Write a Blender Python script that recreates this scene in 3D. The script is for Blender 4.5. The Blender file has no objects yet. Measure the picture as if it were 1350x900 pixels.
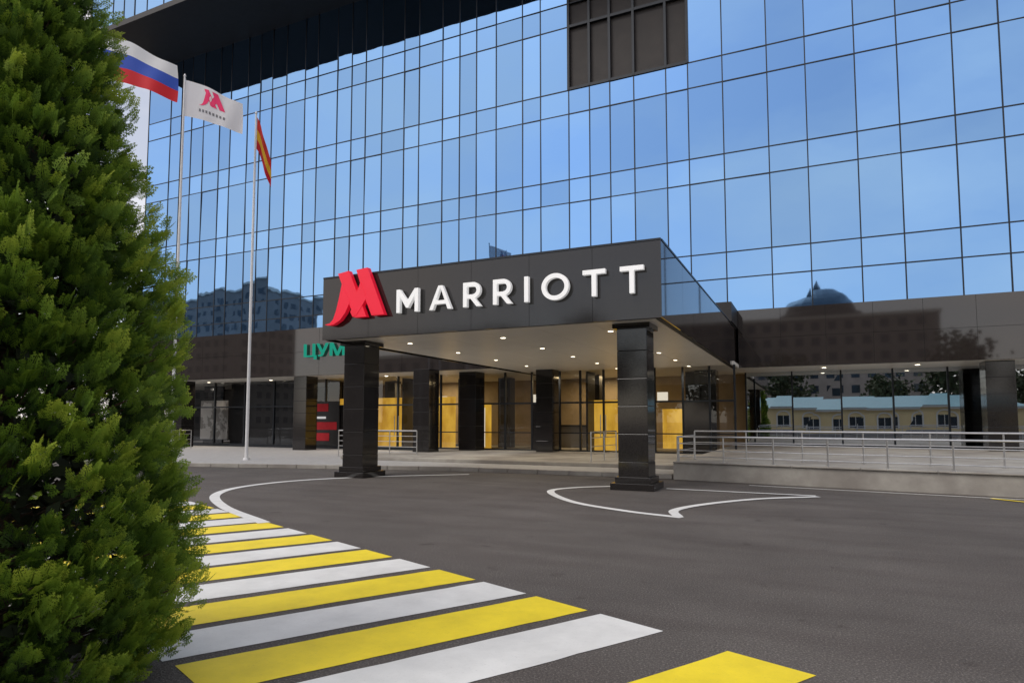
import bpy, math, random
import numpy as np
from mathutils import Vector, Matrix
random.seed(7); rng=np.random.default_rng(11)
scene=bpy.context.scene
COL=scene.collection

# ------------------------------------------------ materials
def newmat(name):
    m=bpy.data.materials.new(name); m.use_nodes=True
    nt=m.node_tree; nt.nodes.clear()
    out=nt.nodes.new('ShaderNodeOutputMaterial')
    return m,nt,out
def N(nt,t,**kw):
    n=nt.nodes.new(t)
    for k,v in kw.items():
        if k in n.inputs.keys(): n.inputs[k].default_value=v
        else: setattr(n,k,v)
    return n
def L(nt,a,b): nt.links.new(a,b)
def c4(c): return (c[0],c[1],c[2],1.0)
def coords(nt,scale=(1,1,1)):
    g=N(nt,'ShaderNodeNewGeometry'); m=N(nt,'ShaderNodeMapping'); m.inputs['Scale'].default_value=scale
    L(nt,g.outputs['Position'],m.inputs['Vector']); return m.outputs['Vector']
def ramp(nt,fac,stops):
    r=N(nt,'ShaderNodeValToRGB'); el=r.color_ramp.elements
    while len(el)<len(stops): el.new(0.5)
    for e,(p,c) in zip(el,stops): e.position=p; e.color=c4(c) if len(c)==3 else c
    L(nt,fac,r.inputs['Fac']); return r.outputs['Color']
def mixc(nt,fac,a,b,mode='MIX'):
    m=N(nt,'ShaderNodeMix',data_type='RGBA',blend_type=mode)
    for v,i in ((fac,0),(a,6),(b,7)):
        if hasattr(v,'is_linked') : L(nt,v,m.inputs[i])
        else: m.inputs[i].default_value = v if i==0 else c4(v)
    return m.outputs[2]
def noise_mat(name,c1,c2,scale=3,rough=0.8,metal=0.0,bump=0.0,bscale=None,detail=6,spec=0.5,rough2=None,lo=.3,hi=.7,c3=None,s3=0.3,ior=None):
    m,nt,out=newmat(name); p=N(nt,'ShaderNodeBsdfPrincipled'); v=coords(nt)
    n=N(nt,'ShaderNodeTexNoise',Scale=scale,Detail=detail,Roughness=.6); L(nt,v,n.inputs['Vector'])
    col=ramp(nt,n.outputs['Fac'],[(lo,c1),(hi,c2)])
    if c3:
        n3=N(nt,'ShaderNodeTexNoise',Scale=s3,Detail=4); L(nt,v,n3.inputs['Vector'])
        f=ramp(nt,n3.outputs['Fac'],[(.4,(0,0,0)),(.65,(.8,.8,.8))])
        col=mixc(nt,f,col,c3)
    L(nt,col,p.inputs['Base Color'])
    p.inputs['Roughness'].default_value=rough; p.inputs['Metallic'].default_value=metal; p.inputs['Specular IOR Level'].default_value=spec
    if ior: p.inputs['IOR'].default_value=ior
    if rough2 is not None:
        n2=N(nt,'ShaderNodeTexNoise',Scale=scale*.4,Detail=4); L(nt,v,n2.inputs['Vector'])
        mr=N(nt,'ShaderNodeMapRange'); mr.inputs['To Min'].default_value=rough; mr.inputs['To Max'].default_value=rough2
        L(nt,n2.outputs['Fac'],mr.inputs['Value']); L(nt,mr.outputs[0],p.inputs['Roughness'])
    if bump:
        nb=N(nt,'ShaderNodeTexNoise',Scale=bscale or scale*4,Detail=5); L(nt,v,nb.inputs['Vector'])
        b=N(nt,'ShaderNodeBump',Strength=bump,Distance=.02); L(nt,nb.outputs['Fac'],b.inputs['Height']); L(nt,b.outputs[0],p.inputs['Normal'])
    L(nt,p.outputs[0],out.inputs[0]); return m
def emit_mat(name,col,s):
    m,nt,out=newmat(name); e=N(nt,'ShaderNodeEmission',Strength=s); e.inputs[0].default_value=c4(col); L(nt,e.outputs[0],out.inputs[0]); m.cycles.emission_sampling='NONE'; return m

# asphalt
def asphalt():
    m,nt,out=newmat('asphalt'); p=N(nt,'ShaderNodeBsdfPrincipled'); v=coords(nt)
    n=N(nt,'ShaderNodeTexNoise',Scale=62,Detail=4,Roughness=.8); L(nt,v,n.inputs['Vector'])
    fine=ramp(nt,n.outputs['Fac'],[(.3,(.050,.045,.042)),(.54,(.108,.099,.093)),(.70,(.29,.27,.25))])
    n2=N(nt,'ShaderNodeTexNoise',Scale=.35,Detail=6,Roughness=.6); L(nt,v,n2.inputs['Vector'])
    big=ramp(nt,n2.outputs['Fac'],[(.3,(.80,.78,.77)),(.7,(1.22,1.2,1.18))])
    col=mixc(nt,1.0,fine,big,'MULTIPLY')
    vst=coords(nt,(.5,2.2,1)); n4=N(nt,'ShaderNodeTexNoise',Scale=.8,Detail=5); L(nt,vst,n4.inputs['Vector'])
    st=ramp(nt,n4.outputs['Fac'],[(.42,(1,1,1)),(.68,(.84,.82,.82))]); col=mixc(nt,1.0,col,st,'MULTIPLY')
    n5=N(nt,'ShaderNodeTexNoise',Scale=2.7,Detail=3); L(nt,v,n5.inputs['Vector'])
    sp=ramp(nt,n5.outputs['Fac'],[(.66,(1,1,1)),(.74,(.72,.70,.69))]); col=mixc(nt,1.0,col,sp,'MULTIPLY')
    L(nt,col,p.inputs['Base Color']); p.inputs['Roughness'].default_value=.85; p.inputs['Specular IOR Level'].default_value=.25
    nb=N(nt,'ShaderNodeTexVoronoi',Scale=90); L(nt,v,nb.inputs['Vector'])
    b=N(nt,'ShaderNodeBump',Strength=.7,Distance=.010); L(nt,nb.outputs['Distance'],b.inputs['Height']); L(nt,b.outputs[0],p.inputs['Normal'])
    L(nt,p.outputs[0],out.inputs[0]); return m
M_asph=asphalt()
def paint(name,c):
    m,nt,out=newmat(name); p=N(nt,'ShaderNodeBsdfPrincipled'); v=coords(nt)
    n=N(nt,'ShaderNodeTexNoise',Scale=70,Detail=5,Roughness=.75); L(nt,v,n.inputs['Vector'])
    n2=N(nt,'ShaderNodeTexNoise',Scale=2.2,Detail=6,Roughness=.65); L(nt,v,n2.inputs['Vector'])
    a=ramp(nt,n2.outputs['Fac'],[(.35,tuple(x*.84 for x in c)),(.65,c)])
    w=ramp(nt,n.outputs['Fac'],[(.60,(0,0,0)),(.76,(.65,.65,.65))])
    col=mixc(nt,w,a,(.12,.115,.11)); L(nt,col,p.inputs['Base Color']); p.inputs['Roughness'].default_value=.6
    b=N(nt,'ShaderNodeBump',Strength=.35,Distance=.005); L(nt,n.outputs['Fac'],b.inputs['Height']); L(nt,b.outputs[0],p.inputs['Normal'])
    L(nt,p.outputs[0],out.inputs[0]); return m
M_wp=paint('white_road_paint',(.72,.72,.70)); M_yp=paint('yellow_road_paint',(.86,.67,.02))
M_granite=noise_mat('polished_black_granite',(.008,.007,.007),(.024,.021,.020),scale=60,rough=.05,rough2=.12,spec=.6)
M_granite2=noise_mat('brown_black_granite',(.014,.011,.010),(.034,.027,.025),scale=40,rough=.02,rough2=.05,spec=.5,ior=1.75)
M_soffit=noise_mat('soffit_panels',(.80,.77,.70),(.84,.81,.74),scale=.8,rough=.35)
M_joint=noise_mat('dark_joint',(.01,.01,.01),(.02,.02,.02),rough=.6)
M_mull=noise_mat('mullion_aluminium',(.012,.016,.022),(.02,.024,.03),rough=.4,metal=.3)
M_conc=noise_mat('concrete',(.28,.26,.23),(.38,.36,.32),scale=2.5,rough=.85,bump=.3,c3=(.20,.18,.16),s3=.8)
M_pave=noise_mat('paving',(.30,.29,.28),(.38,.37,.36),scale=5,rough=.8,bump=.2)
M_steel=noise_mat('brushed_steel',(.5,.5,.5),(.6,.6,.6),scale=10,rough=.28,metal=.9)
M_polew=noise_mat('pole_white_paint',(.62,.62,.62),(.7,.7,.7),scale=6,rough=.35)
M_dark=noise_mat('dark_wall',(.012,.011,.011),(.02,.018,.018),rough=.5)
M_lob=noise_mat('lobby_wall',(.20,.15,.09),(.30,.23,.14),scale=1.2,rough=.5)
M_brown=noise_mat('unglazed_dark_panel',(.014,.010,.009),(.028,.021,.018),scale=1.5,rough=.6)
M_red=noise_mat('sign_red',(.75,.005,.03),(.8,.008,.04),rough=.35)
M_red.node_tree.nodes['Principled BSDF'].inputs['Emission Color'].default_value=(.9,.01,.04,1)
M_red.node_tree.nodes['Principled BSDF'].inputs['Emission Strength'].default_value=.25
M_signw=noise_mat('sign_white',(.8,.8,.8),(.85,.85,.85),rough=.35)
M_signw.node_tree.nodes['Principled BSDF'].inputs['Emission Color'].default_value=(1,1,1,1)
M_signw.node_tree.nodes['Principled BSDF'].inputs['Emission Strength'].default_value=.25
M_red.cycles.emission_sampling='NONE'; M_signw.cycles.emission_sampling='NONE'
M_green=emit_mat('sign_green',(.02,.35,.24),.8)
M_cream=noise_mat('cream_plaster',(.78,.60,.30),(.86,.68,.36),scale=1,rough=.8)
M_trim=noise_mat('white_trim',(.7,.68,.6),(.75,.73,.66),rough=.7)
M_teal=noise_mat('teal_roof',(.12,.28,.34),(.16,.34,.40),rough=.4)
M_bldg=noise_mat('grey_plaster',(.24,.22,.20),(.32,.29,.27),scale=.6,rough=.8)
M_win=noise_mat('dark_window',(.02,.03,.04),(.04,.05,.06),rough=.08)

def glass_facade(name,tint,rough=.02):
    m,nt,out=newmat(name); p=N(nt,'ShaderNodeBsdfPrincipled')
    at=N(nt,'ShaderNodeAttribute',attribute_name='pane')
    col=mixc(nt,at.outputs['Fac'],tuple(x*.84 for x in tint),tuple(min(1,x*1.10) for x in tint))
    L(nt,col,p.inputs['Base Color']); p.inputs['Metallic'].default_value=1.0; p.inputs['Roughness'].default_value=rough
    v=coords(nt,(1,1,1)); nb=N(nt,'ShaderNodeTexNoise',Scale=.55,Detail=2); L(nt,v,nb.inputs['Vector'])
    b=N(nt,'ShaderNodeBump',Strength=.25,Distance=.02); L(nt,nb.outputs['Fac'],b.inputs['Height']); L(nt,b.outputs[0],p.inputs['Normal'])
    L(nt,p.outputs[0],out.inputs[0]); return m
M_glass=glass_facade('blue_mirror_glass',(.225,.415,.70))
def clear_glass(name,refl,tintc=(.6,.6,.6)):
    m,nt,out=newmat(name); g=N(nt,'ShaderNodeBsdfGlossy',Roughness=.01); g.inputs[0].default_value=(.8,.85,.9,1)
    t=N(nt,'ShaderNodeBsdfTransparent'); t.inputs[0].default_value=c4(tintc)
    mx=N(nt,'ShaderNodeMixShader'); 
    lw=N(nt,'ShaderNodeLayerWeight',Blend=.35); mr=N(nt,'ShaderNodeMapRange'); mr.inputs['To Min'].default_value=refl; mr.inputs['To Max'].default_value=1
    L(nt,lw.outputs['Fresnel'],mr.inputs['Value']); L(nt,mr.outputs[0],mx.inputs[0]); L(nt,t.outputs[0],mx.inputs[1]); L(nt,g.outputs[0],mx.inputs[2])
    L(nt,mx.outputs[0],out.inputs[0]); return m
M_shop=clear_glass('shopfront_glass',.55,(.45,.45,.45))
M_door=clear_glass('entrance_glass',.03,(.85,.85,.85))

# ------------------------------------------------ mesh helpers
class MB:
    def __init__(s): s.v=[];s.f=[];s.mi=[]
    def box(s,x0,x1,y0,y1,z0,z1,mi=0):
        b=len(s.v); s.v+= [(x0,y0,z0),(x1,y0,z0),(x1,y1,z0),(x0,y1,z0),(x0,y0,z1),(x1,y0,z1),(x1,y1,z1),(x0,y1,z1)]
        for q in ((0,3,2,1),(4,5,6,7),(0,1,5,4),(1,2,6,5),(2,3,7,6),(3,0,4,7)): s.f.append(tuple(b+i for i in q)); s.mi.append(mi)
    def poly(s,pts,mi=0):
        b=len(s.v); s.v+=list(pts); s.f.append(tuple(range(b,b+len(pts)))); s.mi.append(mi)
    def prism(s,pts,z0,z1,mi=0,mit=None):
        b=len(s.v); n=len(pts); s.v+=[(p[0],p[1],z0) for p in pts]+[(p[0],p[1],z1) for p in pts]
        s.f.append(tuple(range(b+n,b+2*n))); s.mi.append(mi if mit is None else mit)
        s.f.append(tuple(reversed(range(b,b+n)))); s.mi.append(mi)
        for i in range(n): j=(i+1)%n; s.f.append((b+i,b+j,b+n+j,b+n+i)); s.mi.append(mi)
    def yprism(s,pts,y0,y1,mi=0):
        b=len(s.v); n=len(pts); s.v+=[(p[0],y0,p[1]) for p in pts]+[(p[0],y1,p[1]) for p in pts]
        s.f.append(tuple(range(b,b+n))); s.mi.append(mi); s.f.append(tuple(reversed(range(b+n,b+2*n)))); s.mi.append(mi)
        for i in range(n): j=(i+1)%n; s.f.append((b+i,b+n+i,b+n+j,b+j)); s.mi.append(mi)
    def tube(s,p0,p1,r0,r1=None,n=10,mi=0,cap=True):
        r1=r0 if r1 is None else r1; p0=Vector(p0);p1=Vector(p1); d=(p1-p0).normalized()
        a=d.orthogonal().normalized(); c=d.cross(a); b=len(s.v)
        for p,r in((p0,r0),(p1,r1)):
            for i in range(n):
                t=2*math.pi*i/n; s.v.append(tuple(p+a*math.cos(t)*r+c*math.sin(t)*r))
        for i in range(n): j=(i+1)%n; s.f.append((b+i,b+j,b+n+j,b+n+i)); s.mi.append(mi)
        if cap: s.f.append(tuple(reversed(range(b,b+n)))); s.mi.append(mi); s.f.append(tuple(range(b+n,b+2*n))); s.mi.append(mi)
    def make(s,name,mats,parent=None,bevel=0,smooth=False):
        me=bpy.data.meshes.new(name); me.from_pydata(s.v,[],s.f)
        for m in mats: me.materials.append(m)
        me.polygons.foreach_set('material_index',s.mi)
        if smooth: me.polygons.foreach_set('use_smooth',[True]*len(s.f))
        me.update(); o=bpy.data.objects.new(name,me); COL.objects.link(o)
        if parent: o.parent=parent
        if bevel:
            md=o.modifiers.new('bevel','BEVEL'); md.width=bevel; md.segments=2; md.limit_method='ANGLE'
        return o
def empty(name,loc=(0,0,0)):
    e=bpy.data.objects.new(name,None); COL.objects.link(e); e.location=(0,0,0); return e

# ------------------------------------------------ ground
g=MB(); g.poly([(-900,-900,0),(900,-900,0),(900,900,0),(-900,900,0)]); g.make('asphalt_ground',[M_asph])

# crosswalk
u=Vector((-.93,.367)).normalized(); w=Vector((-.505,-.863)).normalized()
A=Vector((-1.08,5.07)); cw=MB()
def stripe(P,wd,ln,mi):
    n=14; jit=lambda:random.gauss(0,.0035)
    a=[P+w*(ln*i/n)+u*jit() for i in range(n+1)]; b=[P+u*wd+w*(ln*i/n)+u*jit() for i in range(n+1)]
    for i in range(n): cw.poly([(q.x,q.y,.004) for q in (a[i],a[i+1],b[i+1],b[i])][::-1],mi)
stripe(Vector((-.03,4.61)),.60,3.0,1)
stripe(Vector((1.05,4.15)),.60,3.0,0)
for n in range(16): stripe(A+u*(.745*n+random.gauss(0,.012)),.605,3.0+random.gauss(0,.02),n%2)
cw.make('crosswalk',[M_wp,M_yp])
# lines
def catmull(P,k=12):
    P=[Vector(p) for p in P]; Q=[P[0]*2-P[1]]+P+[P[-1]*2-P[-2]]; o=[]
    for i in range(1,len(Q)-2):
        for j in range(k):
            t=j/k; a,b,c,d=Q[i-1:i+3]
            o.append(.5*((2*b)+(c-a)*t+(2*a-5*b+4*c-d)*t*t+(3*b-a-3*c+d)*t**3))
    o.append(P[-1]); return o
lm=MB()
def line(P,wd,mi=0,smooth=True,z=.008):
    C=catmull(P) if smooth else [Vector(p) for p in P]
    Ls=[];Rs=[]
    for i,c in enumerate(C):
        d=(C[min(i+1,len(C)-1)]-C[max(i-1,0)]).normalized(); n=Vector((-d.y,d.x))*wd/2
        Ls.append(c+n);Rs.append(c-n)
    for i in range(len(C)-1):
        lm.poly([(Rs[i].x,Rs[i].y,z),(Rs[i+1].x,Rs[i+1].y,z),(Ls[i+1].x,Ls[i+1].y,z),(Ls[i].x,Ls[i].y,z)],mi)
line([(-9.5,17.3),(-11.4,15.6),(-12.65,13.67),(-12.75,11.77),(-11.9,10.2),(-10.08,8.82),(-7.9,7.7)],.20)
line([(-4.4,15.75),(-5.3,14.9),(-5.5,13.9),(-4.4,12.3),(-3.1,11.45),(-2.03,11.05)],.17)
line([(-2.1,11.1),(-2.3,11.9),(-1.93,12.99),(-1.07,14.33),(0.05,15.3)],.17,z=.012)
line([(-3.2,15.55),(0.0,15.4)],.12,0,False,.016)
line([(-1.5,17.3),(2.4,16.7),(6.8,16.1)],.08,0,False)
line([(3.3,16.45),(4.2,15.6),(9,14.8)],.12,1,False,.012)
lm.make('road_marking',[M_wp,M_yp])

# pavements
pv=MB()
pv.prism([(-60,10),(-30,14.6),(-20.3,16.0),(-10.7,18.3),(-3.6,18.35),(-3.6,34),(-60,34)],.0,.12,0)
pv.make('pavement',[M_pave],bevel=.015)
kb=MB(); kp=[(-60,10),(-30,14.6),(-20.3,16.0),(-10.7,18.3),(-3.6,18.35)]
for a,b in zip(kp[:-1],kp[1:]):
    a=Vector(a);b=Vector(b);d=(b-a); Ln=d.length; d.normalize(); nn=Vector((-d.y,d.x)); k=int(Ln/1.0)
    for i in range(k):
        p=a+d*(Ln*i/k+.008); q=a+d*(Ln*(i+1)/k-.008)
        kb.prism([tuple(p-nn*.05),tuple(q-nn*.05),tuple(q+nn*.12),tuple(p+nn*.12)],0.0,.135+random.uniform(-.002,.002),0)
kb.make('kerb',[M_conc],bevel=.012)
st=MB(); st.prism([(-17,20.4),(-3.7,20.4),(-3.7,33.5),(-17,33.5)],.12,.24,0); st.make('entrance_step',[M_conc],bevel=.015)
pl=MB()
fr=[(-3.55,18.2),(4.0,16.85),(30,12.2)]
pl.prism([fr[0],fr[1],fr[2],(30,34),(-3.55,34)],0,.46,0)
for a,b in zip(fr[:-1],fr[1:]):
    a=Vector(a);b=Vector(b);d=b-a;Ln=d.length;d.normalize();nn=Vector((-d.y,d.x));k=int(Ln/1.3)
    for i in range(k):
        p=a+d*(Ln*i/k+.006);q=a+d*(Ln*(i+1)/k-.006)
        pl.prism([tuple(p-nn*.05),tuple(q-nn*.05),tuple(q+nn*.25),tuple(p+nn*.25)],.463,.50,0)
pl.make('ramp_platform',[M_conc],bevel=.01)
# planting bed with kerb under tree
bed=MB(); M_soil=noise_mat('soil_grass',(.02,.028,.010),(.05,.07,.02),scale=14,rough=.95,bump=.8)
e0=Vector((-3.74,2.40)); eA=e0-u*3.2; eB=e0+u*14
kw=Vector(w)*.16
def P2(a): return (a.x,a.y)
bed.prism([P2(eA),P2(eA+kw),P2(eB+kw),P2(eB)],0,.13,0)
bed.prism([P2(eA+kw),P2(eA+kw*30),P2(eB+kw*30),P2(eB+kw)],0,.09,1)
bed.make('planting_bed',[M_conc,M_soil],bevel=.01)

# ------------------------------------------------ hotel building
hotel=empty('hotel_building')
GX0,GX1=-43.0,32.0
xs=[-4.87]
i=0
while xs[-1]<GX1: xs.append(xs[-1]+(1.55 if i%2==0 else 1.9)); i+=1
left=[]; x=-4.87; pat=[1.02,1.55,1.2,1.05,1.1,1.55]; i=0
while x>GX0+1.2:
    x-=pat[i%len(pat)]; left.append(x); i+=1
left[-1]=GX0
xs=list(reversed(left))+xs; xs[-1]=GX1
zs=[6.5,8.0,9.2,12.55,13.75,17.15,18.4,21.75,23.0,27.0]
def nearest(v): return min(xs,key=lambda a:abs(a-v))
bx0,bx1=nearest(-10.8),nearest(-4.8)
pv_v=[];pv_f=[];pa=[]
mul=MB(); blk=MB()
def glasswall(xs,zs,Y,skip=None,mulw=.05,side='y'):
    for i in range(len(xs)-1):
        for j in range(len(zs)-1):
            a,b=xs[i],xs[i+1]; c,d=zs[j],zs[j+1]
            if skip and skip(a,b,c,d):
                blk.box(a+.03,b-.03,Y+.12,Y+.17,c+.03,d-.03,0); continue
            t1=random.gauss(0,.0022)*(b-a); t2=random.gauss(0,.0022)*(d-c)
            k=len(pv_v)
            o=[-t1-t2,t1-t2,t1+t2,-t1+t2]
            pts=[(a,c),(b,c),(b,d),(a,d)]
            for (px,pz),oo in zip(pts,o):
                pv_v.append((px,Y+oo,pz) if side=='y' else (Y+oo,px,pz))
            pv_f.append((k,k+1,k+2,k+3)); pa.append(random.random())
    for x in xs:
        if side=='y': mul.box(x-mulw/2,x+mulw/2,Y-.03,Y+.12,zs[0],zs[-1])
        else: mul.box(Y-.03,Y+.12,x-mulw/2,x+mulw/2,zs[0],zs[-1])
    for z in zs[1:-1]:
        if side=='y': mul.box(xs[0],xs[-1],Y-.024,Y+.11,z-mulw/2,z+mulw/2)
        else: mul.box(Y-.024,Y+.11,xs[0],xs[-1],z-mulw/2,z+mulw/2)
sk=lambda a,b,c,d: a>=bx0-.01 and b<=bx1+.01 and c>=18.3
glasswall(xs,zs,30.0,sk)
glasswall([v for v in xs],[27.35,30.5,31.7,35,36.2,40],25.6)
glasswall([25.6,27,28.3,29.7,32,34.5,37,40,44,48],[27.35,30.5,31.7,35,36.2,40],GX0,side='x')
me=bpy.data.meshes.new('glass_panes'); me.from_pydata(pv_v,[],pv_f); me.materials.append(M_glass)
at=me.attributes.new('pane','FLOAT','FACE'); at.data.foreach_set('value',pa)
go=bpy.data.objects.new('glass_panes',me); COL.objects.link(go); go.parent=hotel
mul.make('mullions',[M_mull],hotel)
for x in xs:
    if bx0-.1<x<bx1+.1: blk.box(x-.06,x+.06,29.93,30.115,18.4,27,1)
for z in (18.45,21.75,25.2): blk.box(bx0,bx1,29.94,30.11,z-.07,z+.07,1)
blk.make('unglazed_bay',[M_brown,M_mull],hotel)
body=MB(); body.box(GX0+.1,GX1,30.6,50,6.5,27.0,0); body.box(GX0+.2,GX1,25.9,50,27.36,40,0)
body.box(GX0,GX1,25.5,50,27.0,27.34,0)
body.box(GX0,GX0+.09,30.13,50,0.12,27,0)
body.box(GX0,GX1,34.4,50,.3,6.5,0)
body.make('building_core',[M_dark],hotel)

def panelwall(name,x0,x1,y,z0,z1,pw,ph,mat,thick=.18,parent=hotel,side='y',gap=.012):
    b=MB(); n=max(1,round((x1-x0)/pw)); mrows=max(1,round((z1-z0)/ph)); pw=(x1-x0)/n; ph=(z1-z0)/mrows
    if side=='y': b.box(x0+.01,x1-.01,y+.02,y+thick,z0+.01,z1-.01,1)
    else: b.box(y-thick,y-.02,x0+.01,x1-.01,z0+.01,z1-.01,1)
    for i in range(n):
        for j in range(mrows):
            a=x0+i*pw;c=z0+j*ph; dd=random.uniform(0,.003)
            if side=='y': b.box(a+gap/2,a+pw-gap/2,y+dd,y+.03,c+gap/2,c+ph-gap/2,0)
            else: b.box(y-.03,y-dd,a+gap/2,a+pw-gap/2,c+gap/2,c+ph-gap/2,0)
    return b.make(name,[mat,M_joint],parent)
panelwall('fascia_right',-2.9,GX1,29.85,3.95,6.5,1.72,1.28,M_granite2)
panelwall('fascia_left',GX0,-12.6,25.5,3.95,6.4,1.7,1.22,M_granite2)
fl=MB(); fl.box(GX0,-12.6,25.7,30.1,6.3,6.42,0); fl.box(-12.6,-2.9,27.5,30.1,5.7,6.5,0); fl.make('podium_roof',[M_dark],hotel)
sf=MB(); sf.box(-2.9,GX1,30.05,34.4,3.95,4.1,0); sf.box(GX0,-12.7,25.7,34.4,3.95,4.1,0); sf.box(-12.7,-2.9,28,34.4,3.95,4.1,0)
sf.make('ground_floor_soffit',[M_soffit],hotel)

# entrance canopy
can=empty('entrance_canopy'); CX0,CX1,CY0,CY1,CZ0,CZ1=-12.6,-2.97,14.25,29.8,3.9,5.65
panelwall('front_fascia',CX0,CX1,CY0,CZ0,CZ1,1.6,1.75,M_granite,parent=can,gap=.008)
panelwall('side_fascia_right',CY0+.03,CY1,CX1,CZ0,CZ1,2.6,1.75,M_granite2,parent=can,side='x')
cb=MB(); cb.box(CX0,CX0+.03,CY0+.2,CY1,CZ0,CZ1,0); cb.box(CX0+.03,CX1-.2,CY0+.2,CY1,CZ1-.12,CZ1-.02,0)
cb.box(CX0+.004,CX1-.004,CY0-.012,CY0+.1,CZ1+.002,CZ1+.05,2); cb.box(CX1-.1,CX1+.012,CY0+.1,CY1,CZ1+.002,CZ1+.05,2)
nx,ny=6,10
for i in range(nx):
    for j in range(ny):
        a=CX0+.22+i*(CX1-CX0-.44)/nx; b=CX0+.22+(i+1)*(CX1-CX0-.44)/nx; c=CY0+.22+j*(CY1-CY0-.3)/ny; d=CY0+.22+(j+1)*(CY1-CY0-.3)/ny
        cb.box(a+.006,b-.006,c+.006,d-.006,CZ0+.03,CZ0+.06,1)
cb.box(CX0+.2,CX1-.2,CY0+.2,CY1,CZ0+.07,CZ0+.2,0)
cb.make('canopy_box',[M_granite,M_soffit,M_mull],can)
M_lamp=emit_mat('downlight_glow',(1,.88,.66),7)
dl=MB()
lights=[]
for i in range(3):
    for j in range(5):
        cx=CX0+1.7+i*3.1; cy=CY0+1.9+j*2.9
        pts=[(cx+.075*math.cos(t),cy+.075*math.sin(t),CZ0+.026) for t in np.linspace(0,-2*math.pi,17)[:-1]]
        dl.poly(pts,0)
        for k in range(16):
            t0=2*math.pi*k/16;t1=2*math.pi*(k+1)/16
            q=[(cx+r*math.cos(t),cy+r*math.sin(t),CZ0+.022) for r,t in((.078,t0),(.078,t1),(.11,t1),(.11,t0))]
            dl.poly(q,1)
        if (i+j)%2==0 and j>0: lights.append((cx,cy,CZ0))
for cx in (-38,-33,-28,-20,-17,0.5,4,9,14):
    cy=31.3 if cx>-5 else 27.5
    pts=[(cx+.09*math.cos(t),cy+.09*math.sin(t),3.94) for t in np.linspace(0,-2*math.pi,17)[:-1]]; dl.poly(pts,0)
    if cx in(-33,-20): lights.append((cx,cy-.5,3.9))
dl.make('downlights',[M_lamp,M_steel],can)
for (x,y,z) in lights:
    ld=bpy.data.lights.new('downlight_lamp','SPOT'); ld.energy=230; ld.color=(1,.86,.66); ld.spot_size=math.radians(140); ld.spot_blend=1.0; ld.shadow_soft_size=.12
    lo=bpy.data.objects.new('downlight_lamp',ld); COL.objects.link(lo); lo.location=(x,y,z-.04); lo.parent=can

# columns
def column(b,x,y,z0,z1,wd,plinth):
    h=wd/2
    n=round((z1-z0)/.62); s=(z1-z0)/n
    b.box(x-h+.02,x+h-.02,y-h+.02,y+h-.02,z0,z1-.002,1)
    for i in range(n): b.box(x-h,x+h,y-h,y+h,z0+i*s+.004,z0+(i+1)*s-.004,0)
    if plinth:
        b.box(x-h-.16,x+h+.16,y-h-.16,y+h+.16,0,.16,0); b.box(x-h-.07,x+h+.07,y-h-.07,y+h+.07,.163,.30,0)
        b.box(x-h-.09,x+h+.09,y-h-.09,y+h+.09,z1-.12,z1-.006,0)
for x in (-12.05,-3.85):
    b=MB(); column(b,x,15.35,.0,CZ0+.03,.72,True); b.make('canopy_column',[M_granite,M_joint],can,bevel=.008)
for (x,y,wd) in ((-4.43,30.9,.95),(6.6,30.9,.95),(17.3,30.9,.95),(-14.8,27.2,.9),(-10.9,27.2,.8),(-25.7,30.9,.9),(-36.5,30.9,.9),(-15.9,24.9,.85),(-24.2,26.2,.85),(-33.5,26.2,.85),(-42.4,26.2,.85)):
    b=MB(); column(b,x,y,.1,3.95,wd,False); b.make('podium_column',[M_granite,M_joint],hotel,bevel=.008)

# ground floor glazing right
gf=MB(); x=-2.9
fx=[]
while x<GX1: fx.append(x); x+=2.05
for i in range(len(fx)-1):
    gf.poly([(fx[i],33,.46),(fx[i+1],33+random.gauss(0,.006),.46),(fx[i+1],33+random.gauss(0,.006),3.95),(fx[i],33,3.95)],0)
gf.make('shopfront_glazing',[M_shop],hotel)
gm=MB()
for x in fx: gm.box(x-.035,x+.035,32.94,33.06,.46,3.95)
gm.box(-2.9,GX1,32.95,33.05,.46,.55)
gm.make('shopfront_frame',[M_mull],hotel)

# entrance front at Y=28
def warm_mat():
    m,nt,out=newmat('warm_glow_wall'); v=coords(nt,(1,1,.5)); n=N(nt,'ShaderNodeTexNoise',Scale=1.6,Detail=6); L(nt,v,n.inputs['Vector'])
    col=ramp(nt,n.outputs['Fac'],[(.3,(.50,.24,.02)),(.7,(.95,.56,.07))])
    e=N(nt,'ShaderNodeEmission',Strength=.85); L(nt,col,e.inputs[0]); L(nt,e.outputs[0],out.inputs[0]); m.cycles.emission_sampling='NONE'; return m  # plain yellow lobby wall; emission puts the lamplight into its colour
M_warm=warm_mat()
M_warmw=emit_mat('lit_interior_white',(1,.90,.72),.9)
M_art=noise_mat('window_art_panel',(.35,.33,.30),(.75,.72,.68),scale=1.3,rough=.6,lo=.45,hi=.5)
en=MB(); eg=MB(); ew=MB()
ex=[-42.9,-40.5,-38,-35.5,-33,-30.5,-28.2,-26.2,-24.4,-22.6,-21.0,-19.6,-18.3,-17.0,-15.6,-14.6,-13.4,-12.0,-10.6,-9.6,-8.5,-7.4,-6.2,-5.0,-3.9,-2.9]
solid={7,8,14,17,23}
for i in range(len(ex)-1):
    if i in solid: en.box(ex[i]+.041,ex[i+1]-.041,27.96,28.04,.3,2.42,1); 
    eg.poly([(ex[i],28,.24 if i not in solid else 2.5),(ex[i+1],28,.24 if i not in solid else 2.5),(ex[i+1],28,3.95),(ex[i],28,3.95)],0)
for x in ex: en.box(x-.04,x+.04,27.94,28.06,.2,3.95)
en.box(ex[0],ex[-1],27.95,28.05,2.42,2.5); en.box(ex[0],ex[-1],27.955,28.05,.12,.3)
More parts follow.
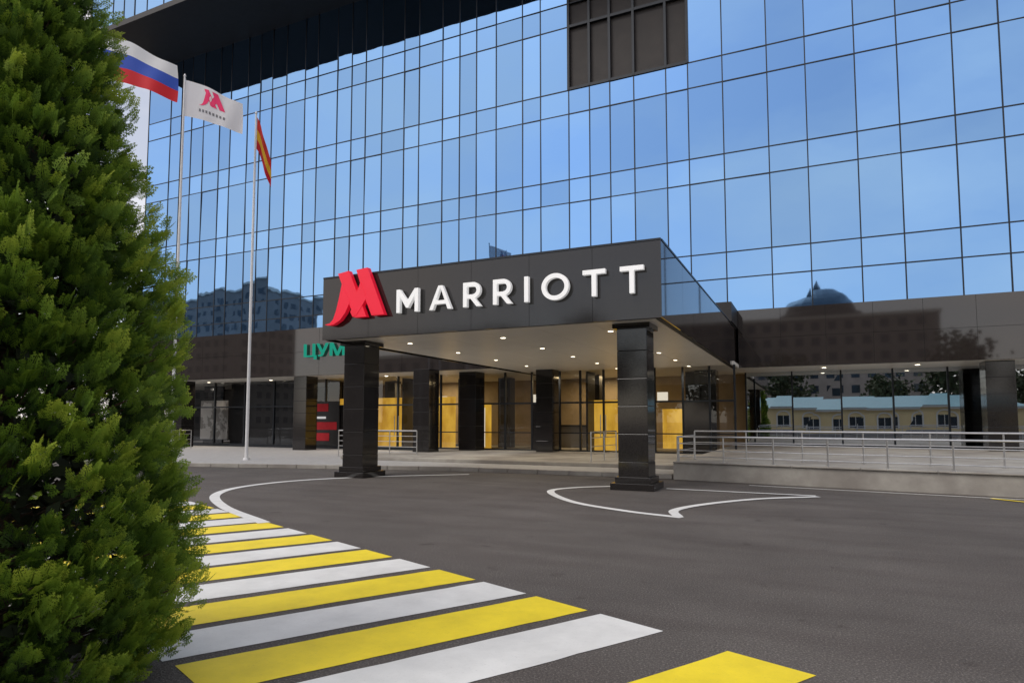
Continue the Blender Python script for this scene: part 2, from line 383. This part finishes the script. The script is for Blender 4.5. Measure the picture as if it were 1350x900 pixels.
for x in (-19.6,-15.1,-8.5,-18.3): 
    en.box(x-.03,x+.03,27.93,28.07,.3,2.42)
    en.tube((x+.12,27.88,.9),(x+.12,27.88,1.9),.018,mi=2); en.tube((x-.12,27.88,.9),(x-.12,27.88,1.9),.018,mi=2)
for i in range(9,25):
    if i not in solid: en.box(ex[i]+.04,ex[i+1]-.04,27.965,28.035,1.05,1.10,0)
eg.make('entrance_glazing',[M_door],hotel); en.make('entrance_frame',[M_mull,M_granite,M_steel],hotel)
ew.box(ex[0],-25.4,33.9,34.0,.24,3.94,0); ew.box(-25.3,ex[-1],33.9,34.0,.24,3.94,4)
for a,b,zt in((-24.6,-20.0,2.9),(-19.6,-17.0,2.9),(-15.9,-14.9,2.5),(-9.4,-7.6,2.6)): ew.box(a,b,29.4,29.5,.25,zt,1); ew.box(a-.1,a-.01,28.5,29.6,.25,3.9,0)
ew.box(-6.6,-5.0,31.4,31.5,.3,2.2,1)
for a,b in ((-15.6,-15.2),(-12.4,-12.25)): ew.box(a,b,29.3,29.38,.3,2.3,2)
ew.box(-32,-26.0,28.3,28.4,.24,3.9,0)
for a in (-42,-38.6,-35.2): ew.box(a,a+2.4,28.8,28.86,.5,2.9,5)
for k,x in enumerate(np.linspace(-22,-5,8)): ew.box(x-.35,x+.35,30.6,31.2,.25,3.9,0)
ew.box(-13.3,-10.2,31.8,32.4,.25,1.35,3); ew.box(-13.4,-10.1,31.7,32.5,1.353,1.42,0)
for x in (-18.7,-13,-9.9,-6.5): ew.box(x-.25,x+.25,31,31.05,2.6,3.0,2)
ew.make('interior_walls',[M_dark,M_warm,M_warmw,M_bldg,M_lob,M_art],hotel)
for x,yy in ((-20,31.8),(-10,31.8),(-38,28.5)): 
    ld=bpy.data.lights.new('lobby_lamp','AREA'); ld.energy=200 if x>-30 else 60; ld.size=2 if x>-30 else .6; ld.color=(1,.75,.4) if x>-30 else (1,.92,.8); lo=bpy.data.objects.new('lobby_lamp',ld); COL.objects.link(lo); lo.location=(x,yy,3.85); lo.parent=hotel

# posters
po=MB(); po.box(-25.2,-23.3,27.80,27.86,.35,2.7,0)
for a,z,ww,mi in((-25.05,2.15,1.0,1),(-25.05,1.15,1.6,1),(-25.05,.55,1.1,1),(-25.0,1.75,.8,2)): po.box(a,a+ww,27.78,27.797,z,z+(.42 if mi==1 else .12),mi)
po.make('wall_poster',[M_dark,noise_mat('poster_red',(.45,.01,.02),(.6,.02,.03)),M_signw])

# ------------------------------------------------ signs
sign=empty('hotel_sign')
def text(body,name,x0,z0,width,height,y,ext,mat,parent,mat_side=None,bold=0.0,charsp=1.0):
    cu=bpy.data.curves.new(name,'FONT'); cu.body=body; cu.extrude=ext; cu.offset=bold; cu.space_character=charsp; cu.resolution_u=6
    o=bpy.data.objects.new(name,cu); COL.objects.link(o); bpy.context.view_layer.update()
    dg=bpy.context.evaluated_depsgraph_get(); me=bpy.data.meshes.new_from_object(o.evaluated_get(dg)); bpy.data.objects.remove(o)
    co=np.zeros(len(me.vertices)*3); me.vertices.foreach_get('co',co); co=co.reshape(-1,3)
    mn=co.min(0);mx=co.max(0)
    X=x0+(co[:,0]-mn[0])/(mx[0]-mn[0])*width; Z=z0+(co[:,1]-mn[1])/(mx[1]-mn[1])*height; Y=y-co[:,2]
    me.vertices.foreach_set('co',np.stack([X,Y,Z],1).ravel()); me.materials.clear(); me.materials.append(mat); me.update()
    o=bpy.data.objects.new(name,me); COL.objects.link(o); o.parent=parent; return o
lt=MB(); Hh=.62; S=.105; YF=CY0-.17; YB=CY0-.06
cnt=[0]
def st_(pts,x0,z0):
    cnt[0]+=1; lt.yprism([(x0+p[0],z0+p[1]) for p in pts],YF-.0012*(cnt[0]%5),YB,0)
def arc(cx,cz,rx,rz,t0,t1,x0,z0,n=14):
    for k in range(n):
        a=t0+(t1-t0)*k/n;b=t0+(t1-t0)*(k+1)/n
        lt.yprism([(x0+cx+rx*math.cos(a),z0+cz+rz*math.sin(a)),(x0+cx+(rx-S)*math.cos(a),z0+cz+(rz-S)*math.sin(a)),(x0+cx+(rx-S)*math.cos(b),z0+cz+(rz-S)*math.sin(b)),(x0+cx+rx*math.cos(b),z0+cz+rz*math.sin(b))][::-1 if t1>t0 else 1],YF,YB,0)
def lM(x,z):
    W=.68; st_([(0,0),(S,0),(S,Hh),(0,Hh)],x,z); st_([(W-S,0),(W,0),(W,Hh),(W-S,Hh)],x,z)
    st_([(S,Hh),(S,Hh-.18),(W/2-.035,.12),(W/2,.30)],x,z); st_([(W-S,Hh),(W/2,.30),(W/2+.035,.12),(W-S,Hh-.18)],x,z)
    st_([(W/2-.035,.12),(W/2+.035,.12),(W/2,.30)],x,z); return W
def lA(x,z):
    W=.66; st_([(0,0),(S*1.05,0),(W/2+.012,Hh),(W/2-.06,Hh)],x,z); st_([(W-S*1.05,0),(W,0),(W/2+.06,Hh),(W/2-.012,Hh)],x,z); st_([(.14,.14),(W-.14,.14),(W-.18,.235),(.18,.235)],x,z); return W
def lR(x,z):
    W=.50; st_([(0,0),(S,0),(S,Hh),(0,Hh)],x,z); st_([(S,Hh-S),(.28,Hh-S),(.28,Hh),(S,Hh)],x,z); st_([(S,.21),(.28,.21),(.28,.21+S*.95),(S,.21+S*.95)],x,z)
    r=(Hh-.21)/2; arc(.28,.21+r,r,r,-math.pi/2,math.pi/2,x,z); st_([(.20,.22),(.38,0),(.51,0),(.31,.24)],x,z); return W
def lI(x,z): st_([(0,0),(S,0),(S,Hh),(0,Hh)],x,z); return S
def lO(x,z): arc(.345,Hh/2,.345,Hh/2+.01,0,2*math.pi,x,z,40); return .69
def lT(x,z):
    W=.54; st_([(0,Hh-S),(W,Hh-S),(W,Hh),(0,Hh)],x,z); st_([(W/2-S/2,0),(W/2+S/2,0),(W/2+S/2,Hh-S),(W/2-S/2,Hh-S)],x,z); return W
fs=[lM,lA,lR,lR,lI,lO,lT,lT]; wds=[.68,.66,.5,.5,S,.69,.54,.54]; gapl=(6.62-sum(wds))/7
x=-9.95
for f,wd_ in zip(fs,wds): f(x,4.47); x+=wd_+gapl
lt.make('letters',[M_signw],sign)
def logo():
    s0=[(.42,1.42),(.80,1.47),(1.36,.28),(1.42,.14),(1.02,.14),(.70,.80)]
    s00=[(1.06,1.47),(1.44,1.50),(2.02,.16),(1.60,.16),(1.30,.82)]
    s1=[(-.02,.0),(.16,.03),(.28,.14),(.37,.36),(.46,.68),(.56,1.1),(.86,.60),(.70,.30),(.52,.10),(.30,-.01),(.12,-.03)]
    s2=[(.88,.30),(.98,.52),(1.10,.86),(1.22,1.12),(1.42,.66),(1.20,.34),(1.08,.2),(.96,.16)]
    return [s0,s00,s1,s2]
lg=MB()
for si,sh in enumerate(logo()):
    lg.yprism([(-12.32+x*.99,4.30+z*.99) for x,z in sh],CY0-.20-si*.003,CY0-.06,0)
lg.box(-12.0,-10.6,CY0-.055,CY0-.003,4.7,4.76,1)
lg.make('logo_mark',[M_red,M_mull],sign)
shop=empty('shop_sign'); text('ЦУМ','letters',-23.6,4.75,2.6,.8,25.38,.05,M_green,shop)

# ------------------------------------------------ railings
def railing(name,pts,zb,h,post=1.5,rails=(1.0,.72,.45,.2),double=False):
    b=MB()
    for i in range(len(pts)-1):
        p=Vector(pts[i]);q=Vector(pts[i+1]); d=(q-p); Ln=d.length; n=max(1,round(Ln/post))
        for k in range(n+(1 if i==len(pts)-2 else 0)):
            c=p+d*k/n; b.tube((c.x,c.y,zb),(c.x,c.y,zb+h),.021)
            b.tube((c.x,c.y,zb),(c.x,c.y,zb+.015),.05)
        for r in rails: b.tube((p.x,p.y,zb+h*r),(q.x,q.y,zb+h*r),.024 if r==1.0 else .012)
    return b.make(name,[M_steel],smooth=False)
railing('ramp_railing',[(-3.45,18.32),(4.05,16.97),(29,12.5)],.50,.68,1.25)
railing('ramp_railing',[(-3.3,20.3),(4.2,19.4),(29,17.2)],.46,.85,1.4,(1.0,.6))
railing('ramp_railing',[(-3.45,18.5),(-3.3,20.2)],.48,.70,1.7)
railing('entrance_railing',[(-18.6,22.2),(-14.6,22.2)],.12,1.1,1.2,(1.0,.8,.6,.4,.2))
railing('entrance_railing',[(-6.9,21.2),(-6.7,23.6)],.24,1.0,1.2,(1.0,.8,.5,.25))
railing('entrance_railing',[(-31,22.6),(-31.5,25.2)],.12,1.0,.9,(1.0,.8,.5,.25))

# ------------------------------------------------ flagpoles
def flagpole(x,y,h,flagfn):
    e=empty('flagpole'); b=MB(); b.tube((x,y,.1),(x,y,h),.065,.032,14); b.tube((x,y,.12),(x,y,.2),.13,.11,14)
    b.tube((x,y,h),(x,y,h+.03),.05,.05,12); b.tube((x,y,h+.03),(x,y,h+.11),.045,.01,12)
    b.tube((x+.08,y,1.2),(x+.06,y,h-.1),.006,.006,5)
    b.make('pole',[M_polew],e,smooth=False); flagfn(e,x,y,h)
def flagmat(name,kind):
    m,nt,out=newmat(name); p=N(nt,'ShaderNodeBsdfPrincipled',Roughness=.7); uv=N(nt,'ShaderNodeAttribute',attribute_name='fuv')
    sx=N(nt,'ShaderNodeSeparateXYZ'); L(nt,uv.outputs['Vector'],sx.inputs[0])
    r=N(nt,'ShaderNodeValToRGB'); r.color_ramp.interpolation='CONSTANT'; L(nt,sx.outputs[1],r.inputs[0]); el=r.color_ramp.elements
    if kind=='tri': st=[(0,(.68,.02,.03)),(.333,(.04,.10,.50)),(.666,(.78,.78,.78))]
    elif kind=='white': st=[(0,(.78,.76,.76)),(1,(.78,.76,.76))]
    else: st=[(0,(.55,.01,.02)),(.3,(.75,.42,.02)),(.62,(.6,.03,.02))]
    while len(el)<len(st): el.new(.5)
    for e,(q,c) in zip(el,st): e.position=q; e.color=c4(c)
    L(nt,r.outputs[0],p.inputs['Base Color'])
    tr=N(nt,'ShaderNodeBsdfTranslucent'); L(nt,r.outputs[0],tr.inputs[0]); mx=N(nt,'ShaderNodeMixShader'); mx.inputs[0].default_value=.35
    L(nt,p.outputs[0],mx.inputs[1]); L(nt,tr.outputs[0],mx.inputs[2]); L(nt,mx.outputs[0],out.inputs[0]); return m
def flag(W,H,droop,name,kind,amp=.14,direction=(.9066,.4223),logo_on=False,squash=1.0):
    def fn(e,x,y,h):
        nu,nv=40,24; V=[];F=[];UV=[]
        d=Vector((direction[0],direction[1],0)).normalized(); nrm=Vector((-d.y,d.x,0))
        def pos(s,t):
            a=s*W*squash
            off=amp*math.sin(s*7.5+t*1.3)*(s**.6)+amp*.4*math.sin(s*15-t*2)*s
            z=h-.15-(1-t)*H-droop*(s**1.25)+.06*math.sin(s*6+1)*s+(.18*s*(1-t))*H
            return Vector((x,y,0))+d*(a+.05)+nrm*off+Vector((0,0,z))
        for i in range(nu+1):
            for j in range(nv+1): V.append(tuple(pos(i/nu,j/nv))); UV.append((i/nu,j/nv,0))
        for i in range(nu):
            for j in range(nv): k=i*(nv+1)+j; F.append((k,k+nv+1,k+nv+2,k+1))
        me=bpy.data.meshes.new('flag'); me.from_pydata(V,[],F); me.materials.append(flagmat(name,kind))
        a=me.attributes.new('fuv','FLOAT_VECTOR','POINT'); a.data.foreach_set('vector',np.array(UV).ravel())
        me.polygons.foreach_set('use_smooth',[True]*len(F)); o=bpy.data.objects.new('flag',me); COL.objects.link(o); o.parent=e
        if logo_on:
            b=MB()
            for sh in logo():
                pts=[pos(.24+px*.24,.42+pz*.34)-nrm*.012 for px,pz in sh]; b.poly([tuple(q) for q in pts],0)
            for k in range(8): b.poly([tuple(pos(.24+k*.065+dx,.22+dz)-nrm*.012) for dx,dz in((0,0),(.035,0),(.035,.08),(0,.08))],1)
            b.make('flag_print',[noise_mat('print_red',(.7,.02,.12),(.75,.03,.14)),noise_mat('print_grey',(.12,.12,.14),(.15,.15,.16))],e)
    return fn
flagpole(-21.1,12.9,14.6,flag(2.45,1.5,1.05,'tricolour_cloth','tri',amp=.2))
flagpole(-21.8,16.6,15.0,flag(2.2,1.45,.95,'white_flag_cloth','white',amp=.12,logo_on=True))
flagpole(-19.9,18.4,13.9,flag(1.5,1.3,1.8,'red_yellow_cloth','ry',amp=.10,squash=.38))

# ------------------------------------------------ arborvitae
def arborvitae(cx,cy,H=5.6):
    e=empty('arborvitae_tree')
    tb=MB(); tb.tube((cx,cy,0),(cx+.03,cy,1.6),.11,.08,12); tb.tube((cx+.03,cy,1.6),(cx,cy+.02,5.1),.08,.015,10)
    def rad(z):
        zz=[0,.15,.5,1.0,1.8,2.5,3.2,3.9,4.5,5.1,5.6]; rr=[.94,1.04,1.12,1.09,.95,.83,.68,.53,.38,.22,.03]
        return np.interp(z,zz,rr)
    tv=[];tf=[]
    def leaf(p,d,l,wd):
        n=np.array([-d[1],d[0]]); b=len(tv)
        for a in (p,p+d*l*.6-n*wd,p+d*l,p+d*l*.6+n*wd): tv.append((a[0],a[1],0.0))
        tf.append([b,b+1,b+2,b+3])
    leaf(np.array([0.,0.]),np.array([0.,1.]),.105,.0026)
    for k in range(8):
        y=.008+k*.0112; s=1 if k%2 else -1; l=.052*(1-k/12)+.006; ang=math.radians(46)*s
        d=np.array([math.sin(ang),math.cos(ang)]); p=np.array([0,y]); leaf(p,d,l,.0034)
        for q in range(2):
            t=(q+.7)/2.6
            for s2 in(-1,1):
                a2=ang+s2*math.radians(40); d2=np.array([math.sin(a2),math.cos(a2)]); leaf(p+d*l*t,d2,l*.46*(1-.3*t),.0034)
    tv=np.array(tv); tf=np.array(tf); tv[:,2]=-1.6*tv[:,0]**2-1.0*(tv[:,1]**2)*.8
    pos=[];fw=[];nm=[];sc=[];cl=[]
    def add(p,f,n,s,c): pos.append(p);fw.append(f);nm.append(n);sc.append(s);cl.append(c)
    cdir=math.atan2(-cy,-cx)
    nb=2400
    for k in range(nb):
        z=H*(1-rng.random()**.68)*.985+.04
        th=rng.uniform(-math.pi,math.pi)
        if math.cos(th-cdir)<-.25 and rng.random()<.6: continue
        lump=.06*math.sin(3*th+z*2.1)+.06*math.sin(5*th-z*3.7)+.06*math.sin(9*th+z*7)
        dd=rng.uniform(.70,1.03)
        R=rad(z)*(1+lump)*dd
        od=np.array([math.cos(th),math.sin(th),0.]); base=np.array([cx,cy,z])+od*(R-.16)+np.array([0,0,-.10])
        tip=np.array([cx,cy,z])+od*(R+.04+(.07 if rng.random()<.12 else 0))+np.array([0,0,.05+.08*rng.random()])
        ax=tip-base; Lp=np.linalg.norm(ax); ax/=Lp; bright=rng.random()
        ns=int(11+6*rng.random())
        tang=np.cross(ax,[0,0,1.]); tang/=np.linalg.norm(tang)+1e-6; up2=np.cross(tang,ax)
        if k%5==0: tb.tube((cx,cy,max(.1,z-.35)),tuple(base+ax*Lp*.6),.012,.004,5,cap=False)
        fanrot=rng.uniform(0,math.pi); fa=tang*math.cos(fanrot)+up2*math.sin(fanrot)
        for q in range(ns):
            t=rng.random()**.7; sd=rng.uniform(-1,1); rr=.10*(1-t*.7)
            side=fa*sd+rng.normal(0,.3,3)
            p=base+ax*Lp*t+side*rr
            f=ax*(.7+.4*t)+side*.9*(1.15-t)+np.array([0,0,.15])+rng.normal(0,.2,3)
            f/=np.linalg.norm(f)
            n=np.cross(f,fa)+rng.normal(0,.5,3); n/=np.linalg.norm(n)+1e-6
            c=.22+.40*t+1.2*(dd*(1+lump)-.90)+.40*(bright-.5)+rng.normal(0,.07)  # bright tips, dark interior: light and shade put into the spray colour
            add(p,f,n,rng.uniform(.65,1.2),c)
    pos=np.array(pos);fw=np.array(fw);nm=np.array(nm);sc=np.array(sc);cl=np.clip(np.array(cl),0,1)
    rt=np.cross(fw,nm); rt/=np.linalg.norm(rt,axis=1)[:,None]+1e-9; nm=np.cross(rt,fw)
    nS=len(pos); nv=len(tv); nf=len(tf)
    V=pos[:,None,:]+(tv[None,:,0,None]*rt[:,None,:]+tv[None,:,1,None]*fw[:,None,:]+tv[None,:,2,None]*nm[:,None,:])*sc[:,None,None]
    V=V.reshape(-1,3); V[:,2]=np.maximum(V[:,2],.1); F=(tf[None]+ (np.arange(nS)*nv)[:,None,None]).reshape(-1,4)
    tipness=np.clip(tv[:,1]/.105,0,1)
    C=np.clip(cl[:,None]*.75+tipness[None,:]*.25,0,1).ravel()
    me=bpy.data.meshes.new('foliage'); me.vertices.add(len(V)); me.vertices.foreach_set('co',V.ravel().astype(np.float32))
    me.loops.add(F.size); me.loops.foreach_set('vertex_index',F.ravel().astype(np.int32)); me.polygons.add(len(F))
    me.polygons.foreach_set('loop_start',np.arange(0,F.size,4,dtype=np.int32))
    me.update(calc_edges=True)
    a=me.attributes.new('leafc','FLOAT','POINT'); a.data.foreach_set('value',C.astype(np.float32))
    m,nt,out=newmat('thuja_foliage'); at=N(nt,'ShaderNodeAttribute',attribute_name='leafc')
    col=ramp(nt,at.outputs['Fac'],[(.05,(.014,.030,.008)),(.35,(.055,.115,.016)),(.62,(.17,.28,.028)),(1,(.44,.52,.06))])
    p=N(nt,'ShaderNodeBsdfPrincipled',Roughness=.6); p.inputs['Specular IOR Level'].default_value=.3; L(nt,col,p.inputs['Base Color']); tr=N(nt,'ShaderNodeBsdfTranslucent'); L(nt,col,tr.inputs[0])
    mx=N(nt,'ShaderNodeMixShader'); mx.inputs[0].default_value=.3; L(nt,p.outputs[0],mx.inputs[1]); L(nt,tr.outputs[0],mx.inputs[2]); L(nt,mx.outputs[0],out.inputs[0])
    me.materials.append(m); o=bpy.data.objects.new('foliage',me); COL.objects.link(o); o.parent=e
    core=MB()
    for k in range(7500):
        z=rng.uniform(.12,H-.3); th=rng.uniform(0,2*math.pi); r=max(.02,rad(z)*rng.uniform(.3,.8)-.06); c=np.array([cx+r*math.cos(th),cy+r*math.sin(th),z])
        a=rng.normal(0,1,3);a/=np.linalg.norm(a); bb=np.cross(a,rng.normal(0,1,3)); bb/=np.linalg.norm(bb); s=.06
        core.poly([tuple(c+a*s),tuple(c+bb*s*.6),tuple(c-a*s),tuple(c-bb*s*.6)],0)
    core.make('inner_foliage',[noise_mat('inner_foliage',(.006,.012,.004),(.018,.028,.008),scale=9,rough=.9)],e)  # near-black leaves carry the crown's inner shade in their colour
    tb.make('trunk',[noise_mat('bark',(.05,.03,.02),(.10,.065,.04),scale=20,rough=.9)],e)
arborvitae(-4.58,2.28)

# ------------------------------------------------ things across the street (seen in reflections)
cb2=empty('cream_house'); b=MB(); X0,X1,Y0,Y1=-7,19,-24,-14
b.box(X0,X1,Y0,Y1,0,3.0,0)
b.box(X0-.25,X1+.25,Y1-.02,Y1+.3,2.9,3.12,1); b.box(X0-.2,X1+.2,Y1+.002,Y1+.12,0,.5,3)
x=X0+1.6
while x<X1-1:
    b.box(x-.75,x-.6,Y1+.003,Y1+.1,.8,2.1,1); b.box(x+.6,x+.75,Y1+.003,Y1+.1,.8,2.1,1)
    n=9
    for k in range(n):
        t0=math.pi*k/n;t1=math.pi*(k+1)/n
        b.poly([(x+.75*math.cos(t0),Y1+.1,2.1+.6*math.sin(t0)),(x+.6*math.cos(t0),Y1+.1,2.1+.45*math.sin(t0)),(x+.6*math.cos(t1),Y1+.1,2.1+.45*math.sin(t1)),(x+.75*math.cos(t1),Y1+.1,2.1+.6*math.sin(t1))],1)
    b.box(x-.6,x+.6,Y1+.004,Y1+.03,.9,2.1,2); b.box(x-.03,x+.03,Y1+.031,Y1+.05,.9,2.1,1)
    x+=2.6
b.make('walls',[M_cream,M_trim,M_win,M_bldg],cb2)
r=MB(); r.poly([(X0-.4,Y1+.4,3.13),(X1+.4,Y1+.4,3.13),(X1-2,-19,4.5),(X0+2,-19,4.5)],0); r.poly([(X0+2,-19,4.5),(X1-2,-19,4.5),(X1+.4,Y0-.4,3.13),(X0-.4,Y0-.4,3.13)],0)
r.poly([(X0-.4,Y0-.4,3.13),(X0-.4,Y1+.4,3.13),(X0+2,-19,4.5)],0); r.poly([(X1+.4,Y1+.4,3.13),(X1+.4,Y0-.4,3.13),(X1-2,-19,4.5)],0); r.make('roof',[M_teal],cb2)
def block(name,X0,X1,Y0,Y1,Hh,mat,fh=3.1,ww=1.5):
    e=empty(name); b=MB(); b.box(X0,X1,Y0,Y1,0,Hh,0); b.box(X0-.3,X1+.3,Y0-.3,Y1+.3,Hh+.003,Hh+.6,1)
    z=1.2
    while z<Hh-2:
        x=X0+1.2
        while x<X1-ww: b.box(x,x+ww,Y1+.005,Y1+.04,z,z+1.6,2); x+=ww+1.5
        y=Y0+1.2
        while y<Y1-ww: b.box(X1+.005,X1+.04,y,y+ww,z,z+1.6,2); y+=ww+1.5
        z+=fh
    b.make('walls',[mat,M_trim,M_win],e); return e
dome=block('domed_building',-16,22,-100,-82,22,M_bldg)
d=MB()
for i in range(24):
    for j in range(8):
        a0,a1=2*math.pi*i/24,2*math.pi*(i+1)/24; p0,p1=math.pi/2*j/8,math.pi/2*(j+1)/8; f=lambda a,p:(2+7*math.cos(p)*math.cos(a),-91+7*math.cos(p)*math.sin(a),23.5+5.5*math.sin(p))
        d.poly([f(a0,p0),f(a1,p0),f(a1,p1),f(a0,p1)])
d.tube((2,-91,22.6),(2,-91,24),8.2,8.0,24); d.tube((2,-91,28.7),(2,-91,31),.9,.1,10)
d.make('dome',[noise_mat('dome_grey',(.05,.06,.07),(.08,.09,.10),rough=.5)],dome,smooth=True)
block('apartment_building',-190,-125,-80,-60,36,M_bldg)
block('apartment_building',35,75,-70,-50,15,M_bldg)
block('apartment_building',-75,-35,-62,-46,13,M_bldg)
def treemass(name,items,seed):
    r2=np.random.default_rng(seed); V=[];b=MB()
    for (x,y,h,w_) in items:
        b.tube((x,y,0),(x,y,h*.5),.22,.14,7,mi=1)
        for k in range(7):
            a=r2.uniform(0,6.28); b.tube((x,y,h*r2.uniform(.3,.5)),(x+math.cos(a)*w_*.6,y+math.sin(a)*w_*.6,h*r2.uniform(.6,.85)),.07,.02,5,mi=1,cap=False)
        for c in range(30):
            a=r2.uniform(0,6.28); q=r2.random()**.5; cc=np.array([x+math.cos(a)*w_*q*.8,y+math.sin(a)*w_*q*.8,h*(.40+.55*r2.random()*(1.1-q*.5))])
            for k in range(45):
                p=cc+r2.normal(0,.45,3)*w_*.38; n1=r2.normal(0,1,3);n1/=np.linalg.norm(n1);n2=np.cross(n1,r2.normal(0,1,3));n2/=np.linalg.norm(n2); s=.07*w_
                b.poly([tuple(p+n1*s),tuple(p+n2*s),tuple(p-n1*s),tuple(p-n2*s)],0)
    b.make(name,[noise_mat('leafage',(.03,.04,.018),(.06,.08,.03),scale=.7,rough=.8),noise_mat('bark2',(.05,.04,.03),(.09,.07,.05))])
treemass('tree_row',[(-14,-12,8,2.6),(-21,-15,9,3),(24,-12,9,3),(30,-17,10,3.2),(-30,-20,9,3),(9,-30,8,3.0),(-3,-32,11,3.8),(16,-31,13,4.2),(24,-33,10,3.5),(-11,-30,9,3.5),(-20,-32,12,4.5),(32,-34,14,5)],3)

# ------------------------------------------------ world & sun
SE=math.radians(52); az=math.radians(-150)   # behind-left of the camera
wd=bpy.data.worlds.new('World'); scene.world=wd; wd.use_nodes=True; nt=wd.node_tree; nt.nodes.clear()
out=nt.nodes.new('ShaderNodeOutputWorld'); bg=nt.nodes.new('ShaderNodeBackground'); sky=nt.nodes.new('ShaderNodeTexSky'); sky.sky_type='NISHITA'
sky.sun_disc=False; sky.sun_elevation=SE; sky.sun_rotation=az; sky.air_density=1.0; sky.dust_density=1.5; sky.ozone_density=1.5
tc=nt.nodes.new('ShaderNodeTexCoord'); mp=nt.nodes.new('ShaderNodeMapping'); mp.inputs['Scale'].default_value=(1,1,2.4)
nz=nt.nodes.new('ShaderNodeTexNoise'); nz.inputs['Scale'].default_value=2.2; nz.inputs['Detail'].default_value=6; nz.inputs['Roughness'].default_value=.5
L(nt,tc.outputs['Generated'],mp.inputs[0]); L(nt,mp.outputs[0],nz.inputs['Vector'])
cf=ramp(nt,nz.outputs['Fac'],[(.36,(.32,.32,.32)),(.66,(.92,.92,.92))])
hsv=mixc(nt,cf,(0,0,0),(8.6,7.9,7.5)); L(nt,sky.outputs[0],[n for n in nt.nodes if n.type=='MIX'][-1].inputs[6])
L(nt,hsv,bg.inputs[0]); bg.inputs[1].default_value=.15; L(nt,bg.outputs[0],out.inputs[0])
sl=bpy.data.lights.new('sun','SUN'); sl.energy=1.5; sl.angle=math.radians(28); sl.color=(1,.95,.88)
so=bpy.data.objects.new('sun',sl); COL.objects.link(so)
dirv=Vector((math.sin(az)*math.cos(SE),math.cos(az)*math.cos(SE),math.sin(SE)))
so.rotation_euler=dirv.to_track_quat('Z','Y').to_euler()

# ------------------------------------------------ camera
cam=bpy.data.cameras.new('camera'); co=bpy.data.objects.new('camera',cam); COL.objects.link(co); scene.camera=co
co.location=(0,0,1.6); co.rotation_euler=(math.radians(94),0,math.radians(24.98)); cam.sensor_width=36; cam.lens=22.67; cam.shift_y=.034; cam.clip_end=3000; cam.clip_start=.05
scene.view_settings.view_transform='Standard'; scene.view_settings.look='None'; scene.view_settings.exposure=0
